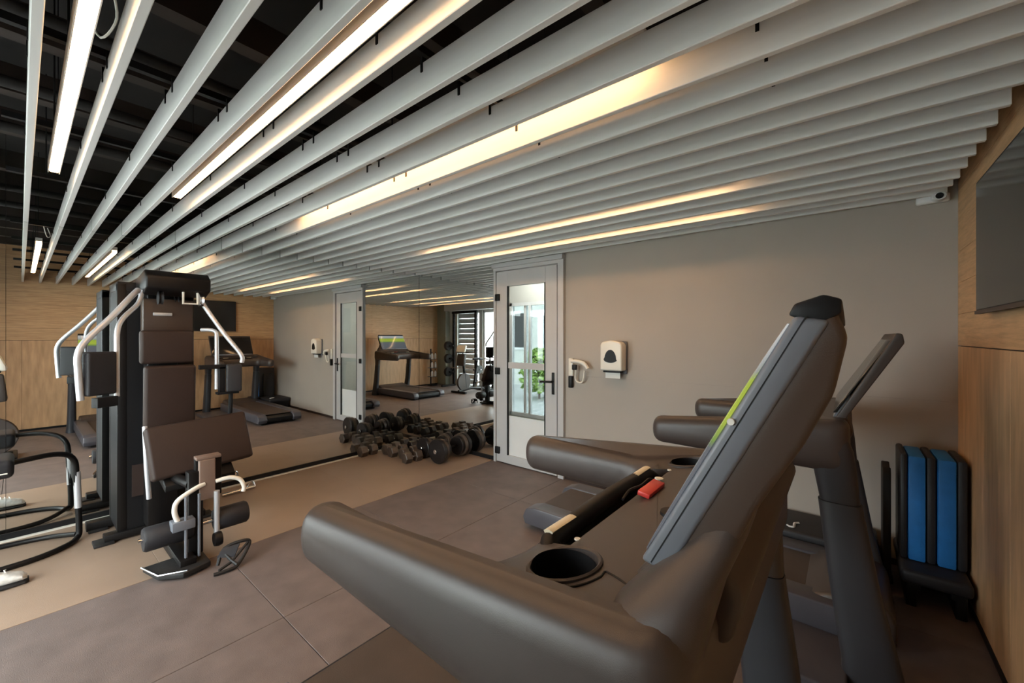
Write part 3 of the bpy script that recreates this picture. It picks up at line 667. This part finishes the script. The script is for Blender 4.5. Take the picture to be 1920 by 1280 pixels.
tw.build('weight_tower', M_black, G)
MB().bb(3.905, 4.195, 0.427, 0.436, 0.06, 1.72).build('side_shroud', M_dark, G, smooth=False)
MB().bb(3.905, 4.195, 0.838, 0.847, 0.06, 1.72).build('side_shroud', M_dark, G, smooth=False)
MB().bb(3.862, 3.870, 0.470, 0.805, 0.06, 1.74).build('front_shroud', M_dark, G, smooth=False)
MB().bb(3.855, 3.861, 0.50, 0.575, 0.28, 0.50).build('instruction_plate', M_pad, G, smooth=False)
for j in range(12):
    MB().bb(3.97, 4.13, 0.50, 0.78, 0.12 + j * 0.045, 0.161 + j * 0.045, bev=0.003, seg=1).build('weight_plate', M_rub, G, smooth=False)
for v in (0.56, 0.72): MB().tube([T(4.05, v, 0.1), T(4.05, v, 1.74)], 0.012, 10).build('guide_rod', M_chrome, G)
MB().tube([T(3.50, 0.515, 0.82), T(3.44, 0.515, 0.58), T(3.46, 0.53, 0.36)], 0.014, 10).build('seat_strut', M_silver, G)
# head housing
MB().prism_tz([(3.50, 1.80), (3.56, 1.845), (3.92, 1.80), (3.92, 1.70), (3.62, 1.68), (3.50, 1.72)], 0.52, 0.87, 0.012).build('top_housing', M_black, G)
for t, v in ((3.55, 0.60), (3.55, 0.82), (3.70, 0.71)):
    MB().lathe([(0.0005, -0.012), (0.045, -0.012), (0.038, 0), (0.045, 0.012), (0.0005, 0.012)], T(t, v, 1.66), 'y', 20).build('pulley', M_chrome if v == 0.82 else M_dark, G)
MB().tube([T(3.54, 0.72, 1.72), T(3.54, 0.72, 1.63), T(3.54, 0.80, 1.63), T(3.54, 0.80, 1.72)], 0.008, 8).build('pulley_bracket', M_cream, G)
MB().bb(3.70, 3.86, 0.56, 0.72, 0.08, 1.70, bev=0.006).build('seat_post', M_black, G)
MB().bb(3.66, 3.76, 0.53, 0.80, 1.44, 1.66, bev=0.006).build('pivot_block', M_brown, G)
MB().bb(3.64, 3.665, 0.58, 0.68, 1.545, 1.565, bev=0.003).build('pivot_pin', M_silver, G)
def slab(c, d, rot, bev=0.02): return MB().box((0, 0, 0), d, None, bev, 4), c, rot
def padbox(name, c, d, rot, m, bev=0.02):
    o = MB().box((0, 0, 0), d, None, bev, 4).build(name, m, None); o.location = c; o.rotation_euler = rot; o.parent = G; o.location = Vector(c) - wloc(G); return o
padbox('head_pad', T(3.60, 0.645, 1.33), (0.07, 0.285, 0.225), (0, -0.02, 0), M_pad)
padbox('back_pad', T(3.60, 0.660, 0.985), (0.075, 0.275, 0.44), (0, 0.05, 0), M_pad)
padbox('seat_pad', T(3.42, 0.795, 0.665), (0.08, 0.57, 0.34), (0.05, -0.35, 0.06), M_pad)
MB().prism_tz([(3.72, 0.60), (3.45, 0.56), (3.30, 0.46), (3.30, 0.42), (3.5, 0.46), (3.72, 0.50)], 0.58, 0.96, 0.006).build('seat_bracket', M_black, G)
MB().bb(3.12, 3.20, 0.66, 0.735, 0.05, 0.56, bev=0.006).build('leg_post', M_black, G)
MB().tube([T(3.45, 0.62, 0.50), T(3.16, 0.68, 0.48)], 0.028, 10).build('seat_tube', M_black, G)
MB().tube([T(3.10, 0.80, 0.42), T(3.10, 0.80, 0.10)], 0.016, 12).build('lever_tube', M_silver, G)
for v in (0.635, 0.70): MB().tube([T(3.06, v, 0.44), T(3.06, v, 0.06)], 0.008, 8).build('guide_rod', M_house, G)
padbox('curl_pad', T(3.13, 0.755, 0.50), (0.035, 0.085, 0.25), (0, 0, 0), M_padlt, 0.006)
MB().bb(3.12, 3.19, 0.70, 0.83, 0.625, 0.645, bev=0.004).build('curl_pad_cap', M_padlt, G)
MB().bb(3.15, 3.19, 0.70, 0.84, 0.38, 0.63, bev=0.004).build('curl_pad_frame', M_black, G)
MB().tube([T(3.12, 0.74, 0.475), T(3.10, 0.68, 0.46), T(3.08, 0.60, 0.42), T(3.08, 0.585, 0.36), T(3.08, 0.60, 0.30)], 0.014, 10, smooth=5).build('curl_handle', M_cream, G)
MB().tube([T(3.12, 0.80, 0.475), T(3.10, 0.87, 0.485), T(3.09, 0.925, 0.46), T(3.08, 0.945, 0.41), T(3.08, 0.94, 0.38)], 0.013, 10, smooth=5).build('curl_handle', M_cream, G)
MB().bb(3.05, 3.13, 0.57, 0.68, 0.245, 0.30, bev=0.004).build('foot_rest', M_house, G)
for a, b in ((0.455, 0.685), (0.80, 0.985)):
    MB().lathe([(0.0005, a), (0.062, a), (0.070, a + 0.012), (0.070, b - 0.012), (0.062, b), (0.0005, b)], T(3.16, 0, 0.215), 'y', 24).build('foam_roller', M_foam, G)
MB().tube([T(3.16, 0.435, 0.215), T(3.16, 1.0, 0.215)], 0.013, 10).build('roller_axle', M_chrome, G)
MB().lathe([(0.0005, -0.02), (0.04, -0.02), (0.045, 0), (0.04, 0.02), (0.0005, 0.02)], T(3.08, 0.80, 0.12), 'y', 18).build('pulley', M_black, G)
MB().prism([T(3.20, 0.46, 0.012), T(3.02, 0.50, 0.012), T(2.94, 0.60, 0.012), T(2.98, 0.74, 0.012), T(3.20, 0.74, 0.012)], Vector((0, 0, 0.03)), 0.006).build('foot_plate', M_rub, G)
MB().tube([T(3.19, 0.455, 0.045), T(3.01, 0.50, 0.045), T(2.95, 0.62, 0.045)], 0.006, 8).build('plate_edge', M_chrome, G)
# press arms
def flat_tube(pts, r): return MB().tube(pts, r, 12, smooth=4)
flat_tube([T(3.62, 0.50, 1.71), T(3.58, 0.46, 1.66), T(3.50, 0.36, 1.52), T(3.44, 0.25, 1.38), T(3.42, 0.215, 1.30), T(3.42, 0.215, 1.20), T(3.43, 0.225, 1.03)], 0.017).build('press_arm', M_silver, G)
flat_tube([T(3.62, 0.52, 1.71), T(3.62, 0.50, 1.62), T(3.55, 0.42, 1.52), T(3.52, 0.39, 1.44), T(3.50, 0.385, 1.30), T(3.50, 0.385, 1.03)], 0.014).build('press_arm', M_silver, G)
flat_tube([T(3.60, 0.83, 1.68), T(3.58, 0.85, 1.62), T(3.50, 0.95, 1.42), T(3.45, 1.04, 1.27), T(3.45, 1.045, 1.21)], 0.015).build('press_arm', M_silver, G)
flat_tube([T(3.62, 0.84, 1.45), T(3.55, 0.905, 1.44), T(3.53, 0.91, 1.36), T(3.53, 0.91, 1.02)], 0.013).build('press_arm', M_silver, G)
padbox('arm_pad', T(3.46, 0.305, 1.18), (0.06, 0.15, 0.26), (0, 0, 0.5), M_foam, 0.014)
padbox('arm_pad_bracket', T(3.47, 0.33, 1.005), (0.05, 0.11, 0.06), (0, 0, 0.5), M_dark, 0.004)
padbox('arm_pad', T(3.47, 1.0, 1.10), (0.06, 0.095, 0.20), (0, 0, -0.2), M_foam, 0.012)
ar = MB().bb(3.48, 3.52, 0.80, 1.0, 1.17, 1.20).bb(3.48, 3.52, 0.915, 0.95, 1.0, 1.18).bb(3.46, 3.52, 0.90, 1.03, 0.985, 1.0)
ar.build('arm_pad_bracket', M_dark, G)
MB().tube([T(3.50, 0.99, 0.99), T(3.52, 0.99, 0.74), T(3.60, 0.9, 0.70)], 0.014, 8).build('arm_support', M_dark, G)
MB().tube([T(3.72, 0.70, 1.66), T(3.70, 0.70, 1.50)], 0.004, 6).build('cable', M_dark, G)
# strap handle on the floor in front of the gym
sh = thing('strap_handle', T(2.93, 0.85, 0), 'black triangular cable strap handle lying on the floor before the multigym', 'handle')
MB().tube([T(2.93, 0.76, 0.02), T(2.95, 0.80, 0.10), T(2.94, 0.90, 0.115), T(2.93, 0.93, 0.09), T(2.86, 0.85, 0.02), T(2.84, 0.80, 0.012), T(2.85, 0.72, 0.012)], 0.010, 8, smooth=4).build('strap', M_rub, sh)
MB().tube([T(2.95, 0.79, 0.09), T(2.90, 0.82, 0.04), T(2.85, 0.84, 0.02)], 0.009, 8).build('strap', M_rub, sh)
MB().tube([T(2.93, 0.92, 0.10), T(2.89, 0.82, 0.03), T(2.87, 0.75, 0.015)], 0.008, 8).build('strap', M_rub, sh)
MB().prism([T(2.94, 0.79, 0.10), T(2.94, 0.88, 0.10), T(2.90, 0.84, 0.05), T(2.94, 0.76, 0.06)], Vector((0, 0, 0.008))).build('grip_pad', M_upr, sh)
# chrome handle lying by the mirror
ch = thing('cable_handle', T(4.25, 1.35, 0), 'small chrome cable bar lying on the floor by the big mirror', 'handle')
MB().tube([T(4.20, 1.12, 0.018), T(4.22, 1.38, 0.018)], 0.016, 12).build('grip', M_chrome, ch)
MB().tube([T(4.21, 1.30, 0.02), T(4.24, 1.36, 0.07), T(4.22, 1.385, 0.02)], 0.007, 8, smooth=3).build('hook', M_chrome, ch)

# ================================================================ LOW TUBULAR BENCH at the left edge
B = thing('tubular_bench', T(3.95, -0.1, 0), 'low black padded bench with bent tube legs at the left edge', 'bench')
MB().tube([T(3.90, -0.30, 0.60), T(3.93, 0.0, 0.635), T(4.02, 0.16, 0.625), T(4.085, 0.235, 0.56), T(4.10, 0.25, 0.40), T(4.10, 0.262, 0.10), T(4.075, 0.25, 0.022), T(3.97, 0.18, 0.018), T(3.885, 0.02, 0.018), T(3.86, -0.30, 0.018), T(3.86, -0.75, 0.018)], 0.017, 12, smooth=6).build('bent_frame', M_black, B)
MB().tube([T(4.10, 0.251, 0.47), T(4.10, 0.258, 0.22)], 0.0190, 12).build('frame_sleeve', M_silver, B)
MB().tube([T(4.28, -0.75, 0.018), T(4.30, -0.2, 0.018), T(4.26, 0.10, 0.018), T(4.10, 0.25, 0.04)], 0.016, 12, smooth=5).build('bent_frame', M_black, B)
MB().box(T(3.94, -0.32, 0.62), (0.30, 0.60, 0.11), None, 0.03, 4).build('seat_pad', M_foam, B)
MB().tube([T(3.784, -0.6, 0.60), T(3.784, -0.045, 0.60)], 0.004, 8).build('piping', M_cream, B)
for v in (-0.72,): MB().tube([T(3.90, v, 0.60), T(3.86, v, 0.018)], 0.017, 10).build('leg', M_black, B)
# sneaker
sn = thing('sneaker', T(3.62, -0.1, 0), 'pale knitted sneaker with black sole on the floor, left edge', 'shoe')
MB().sect([(T(3.63, 0.035, 0.012), (1, 0, 0), (0, 0, 1), 0.025, 0.011), (T(3.63, 0.02, 0.012), (1, 0, 0), (0, 0, 1), 0.045, 0.012), (T(3.63, -0.06, 0.012), (1, 0, 0), (0, 0, 1), 0.052, 0.012), (T(3.63, -0.16, 0.014), (1, 0, 0), (0, 0, 1), 0.038, 0.014), (T(3.63, -0.25, 0.016), (1, 0, 0), (0, 0, 1), 0.032, 0.016)], 20, 3).build('sole', M_rub, sn)
MB().sect([(T(3.63, 0.028, 0.03), (1, 0, 0), (0, 0, 1), 0.02, 0.012), (T(3.63, 0.01, 0.04), (1, 0, 0), (0, 0, 1), 0.040, 0.022), (T(3.63, -0.05, 0.05), (1, 0, 0), (0, 0, 1), 0.045, 0.032), (T(3.63, -0.11, 0.06), (1, 0, 0), (0, 0, 1), 0.038, 0.042), (T(3.63, -0.18, 0.065), (1, 0, 0), (0, 0, 1), 0.033, 0.045), (T(3.63, -0.235, 0.06), (1, 0, 0), (0, 0, 1), 0.028, 0.042)], 20, 2.2).build('upper', M_shoe, sn)
for k in range(4):
    MB().tube([T(3.605, -0.05 - 0.022 * k, 0.088 + 0.004 * k), T(3.63, -0.055 - 0.022 * k, 0.096 + 0.004 * k), T(3.655, -0.05 - 0.022 * k, 0.088 + 0.004 * k)], 0.003, 6).build('lace', M_cream, sn)

# ================================================================ SEEN ONLY IN THE MIRRORS
# exercise bikes
def bike(t, v, rz, label):
    r = thing('exercise_bike', (0, 0, 0), label, 'exercise bike')
    MB().box((0, -0.42, 0.03), (0.5, 0.07, 0.05), None, 0.01).build('foot_bar', M_black, r)
    MB().box((0, 0.42, 0.03), (0.5, 0.07, 0.05), None, 0.01).build('foot_bar', M_black, r)
    MB().tube([(0, -0.42, 0.05), (0, 0, 0.10), (0, 0.42, 0.05)], 0.035, 10).build('frame', M_black, r)
    MB().lathe([(0.0005, -0.03), (0.21, -0.03), (0.22, 0), (0.21, 0.03), (0.0005, 0.03)], (0, 0.25, 0.27), 'x', 28).build('flywheel', M_char, r)
    MB().tube([(0, -0.1, 0.12), (0, -0.22, 0.78)], 0.03, 10).build('seat_post', M_black, r)
    MB().sect([((0, -0.36, 0.82), (1, 0, 0), (0, 0, 1), 0.09, 0.03), ((0, -0.22, 0.83), (1, 0, 0), (0, 0, 1), 0.10, 0.035), ((0, -0.08, 0.825), (1, 0, 0), (0, 0, 1), 0.03, 0.022)], 16, 2.4).build('saddle', M_foam, r)
    MB().tube([(0, 0.18, 0.12), (0, 0.30, 0.98)], 0.032, 10).build('front_post', M_black, r)
    MB().tube([(-0.2, 0.12, 1.03), (-0.2, 0.30, 1.02), (0, 0.32, 1.0), (0.2, 0.30, 1.02), (0.2, 0.12, 1.03)], 0.016, 10, smooth=4).build('handlebar', M_black, r)
    MB().box((0, 0.33, 1.10), (0.30, 0.06, 0.18), (0.35, 0, 0), 0.02).build('console', M_cream, r)
    MB().box((0, 0.33, 0.82), (0.26, 0.08, 0.30), (0.1, 0, 0), 0.02).build('mast_cover', M_char2, r)
    for k in (-1, 1): MB().box((0.14 * k, 0.05 + 0.14 * k, 0.30 + 0.06 * k), (0.09, 0.12, 0.03), None, 0.006).build('pedal', M_rub, r)
    r.location = T(t, v, 0); r.rotation_euler = (0, 0, rz)
    return r
bike(1.50, -0.47, 0, 'black exercise bike with pale console, reflected at the left edge of the mirror')
# power rack with weights in front of the blind, seen in the corner mirrors
pr = thing('power_rack', T(0.62, -0.95, 0), 'black power rack with weight plates reflected before the slatted blind', 'rack')
for t in (0.20, 1.08):
    MB().bb(t - 0.03, t + 0.03, -1.10, -1.04, 0, 2.1, bev=0.004).build('upright', M_black, pr)
    MB().bb(t - 0.03, t + 0.03, -1.12, -0.62, 0, 0.05, bev=0.004).build('foot', M_black, pr)
MB().bb(0.14, 1.14, -1.10, -1.04, 2.05, 2.12, bev=0.01).build('top_beam', M_black, pr)
for z in (1.14, 0.78, 0.40):
    MB().lathe([(0.0005, -0.05), (0.12, -0.05), (0.13, -0.04), (0.13, 0.04), (0.12, 0.05), (0.0005, 0.05)], T(0.12, -0.93, z), 'x', 24).build('weight_plate', M_rub, pr)
    MB().tube([T(0.22, -0.93, z), T(0.02, -0.93, z)], 0.015, 10).build('peg', M_chrome, pr)
    MB().bb(0.16, 0.23, -1.05, -0.91, z - 0.02, z + 0.02).build('peg_bracket', M_black, pr)
bb_ = thing('barbell', T(0.65, -0.98, 0.5), 'chrome barbell racked low in front of the slatted blind', 'barbell')
MB().tube([T(0.05, -1.0, 0.52), T(1.35, -1.0, 0.52)], 0.014, 12).build('bar', M_chrome, bb_)
for t in (1.24, 1.29): MB().lathe([(0.0005, -0.015), (0.11, -0.015), (0.11, 0.015), (0.0005, 0.015)], T(t, -1.0, 0.52), 'x', 24).build('weight_plate', M_rub, bb_)
for k_, t in enumerate((0.20, 1.08)): MB().bb(t - 0.02, t + 0.02, -1.04, -0.975, 0.48, 0.505).build('safety_hook', M_black, pr)
# padded bench station
bs = thing('weight_bench', T(2.0, -0.85, 0), 'black weight bench with upright column reflected in the daylight opening', 'bench')
MB().bb(1.80, 2.20, -1.0, -0.93, 0, 0.06, bev=0.01).build('foot', M_black, bs)
MB().bb(1.80, 2.20, -0.62, -0.55, 0, 0.06, bev=0.01).build('foot', M_black, bs)
MB().bb(1.96, 2.04, -0.98, -0.58, 0.05, 0.11, bev=0.008).build('frame', M_black, bs)
MB().bb(1.97, 2.03, -0.80, -0.72, 0.1, 0.72, bev=0.008).build('column', M_black, bs)
MB().box(T(2.02, -0.77, 0.76), (0.36, 0.26, 0.09), (0, 0.12, 0), 0.02).build('seat_pad', M_foam, bs)
MB().box(T(1.98, -0.77, 0.40), (0.36, 0.10, 0.06), None, 0.02).build('knee_pad', M_foam, bs)
MB().tube([T(1.84, -0.78, 0.80), T(1.70, -0.78, 0.84)], 0.016, 10).build('grip', M_chrome, bs)
# bottle shelf by the oak wall end
bsf = thing('bottle_stand', T(-0.30, -0.70, 0), 'slim white stand of bottles reflected at the end of the oak wall', 'stand')
MB().bb(-0.40, -0.20, -0.80, -0.60, 0.0, 0.03, bev=0.005).build('base', M_dark, bsf)
MB().tube([T(-0.37, -0.70, 0.02), T(-0.37, -0.70, 1.05)], 0.02, 12).build('pole', M_dark, bsf)
for z in (0.25, 0.50, 0.75):
    MB().bb(-0.40, -0.20, -0.80, -0.60, z, z + 0.015, bev=0.003).build('shelf', M_house, bsf)
for z in (0.265, 0.515, 0.765):
    for v, wh in ((-0.76, 'farther from'), (-0.64, 'nearer to')):
        b_ = thing('bottle', T(-0.24, v, z), 'white drinking bottle %s the treadmill on the %s shelf of the slim stand' % (wh, {0.265: 'lowest', 0.515: 'middle', 0.765: 'top'}[z]), 'bottle', 'bottles on the slim stand')
        MB().lathe([(0.0005, z), (0.03, z), (0.032, z + 0.01), (0.032, z + 0.12), (0.014, z + 0.15), (0.014, z + 0.165), (0.0005, z + 0.165)], T(-0.24, v, 0), 'z', 16).build('body', M_white, b_)
        MB().lathe([(0.0005, z + 0.165), (0.016, z + 0.165), (0.016, z + 0.185), (0.0005, z + 0.187)], T(-0.24, v, 0), 'z', 14).build('cap', M_dark, b_)
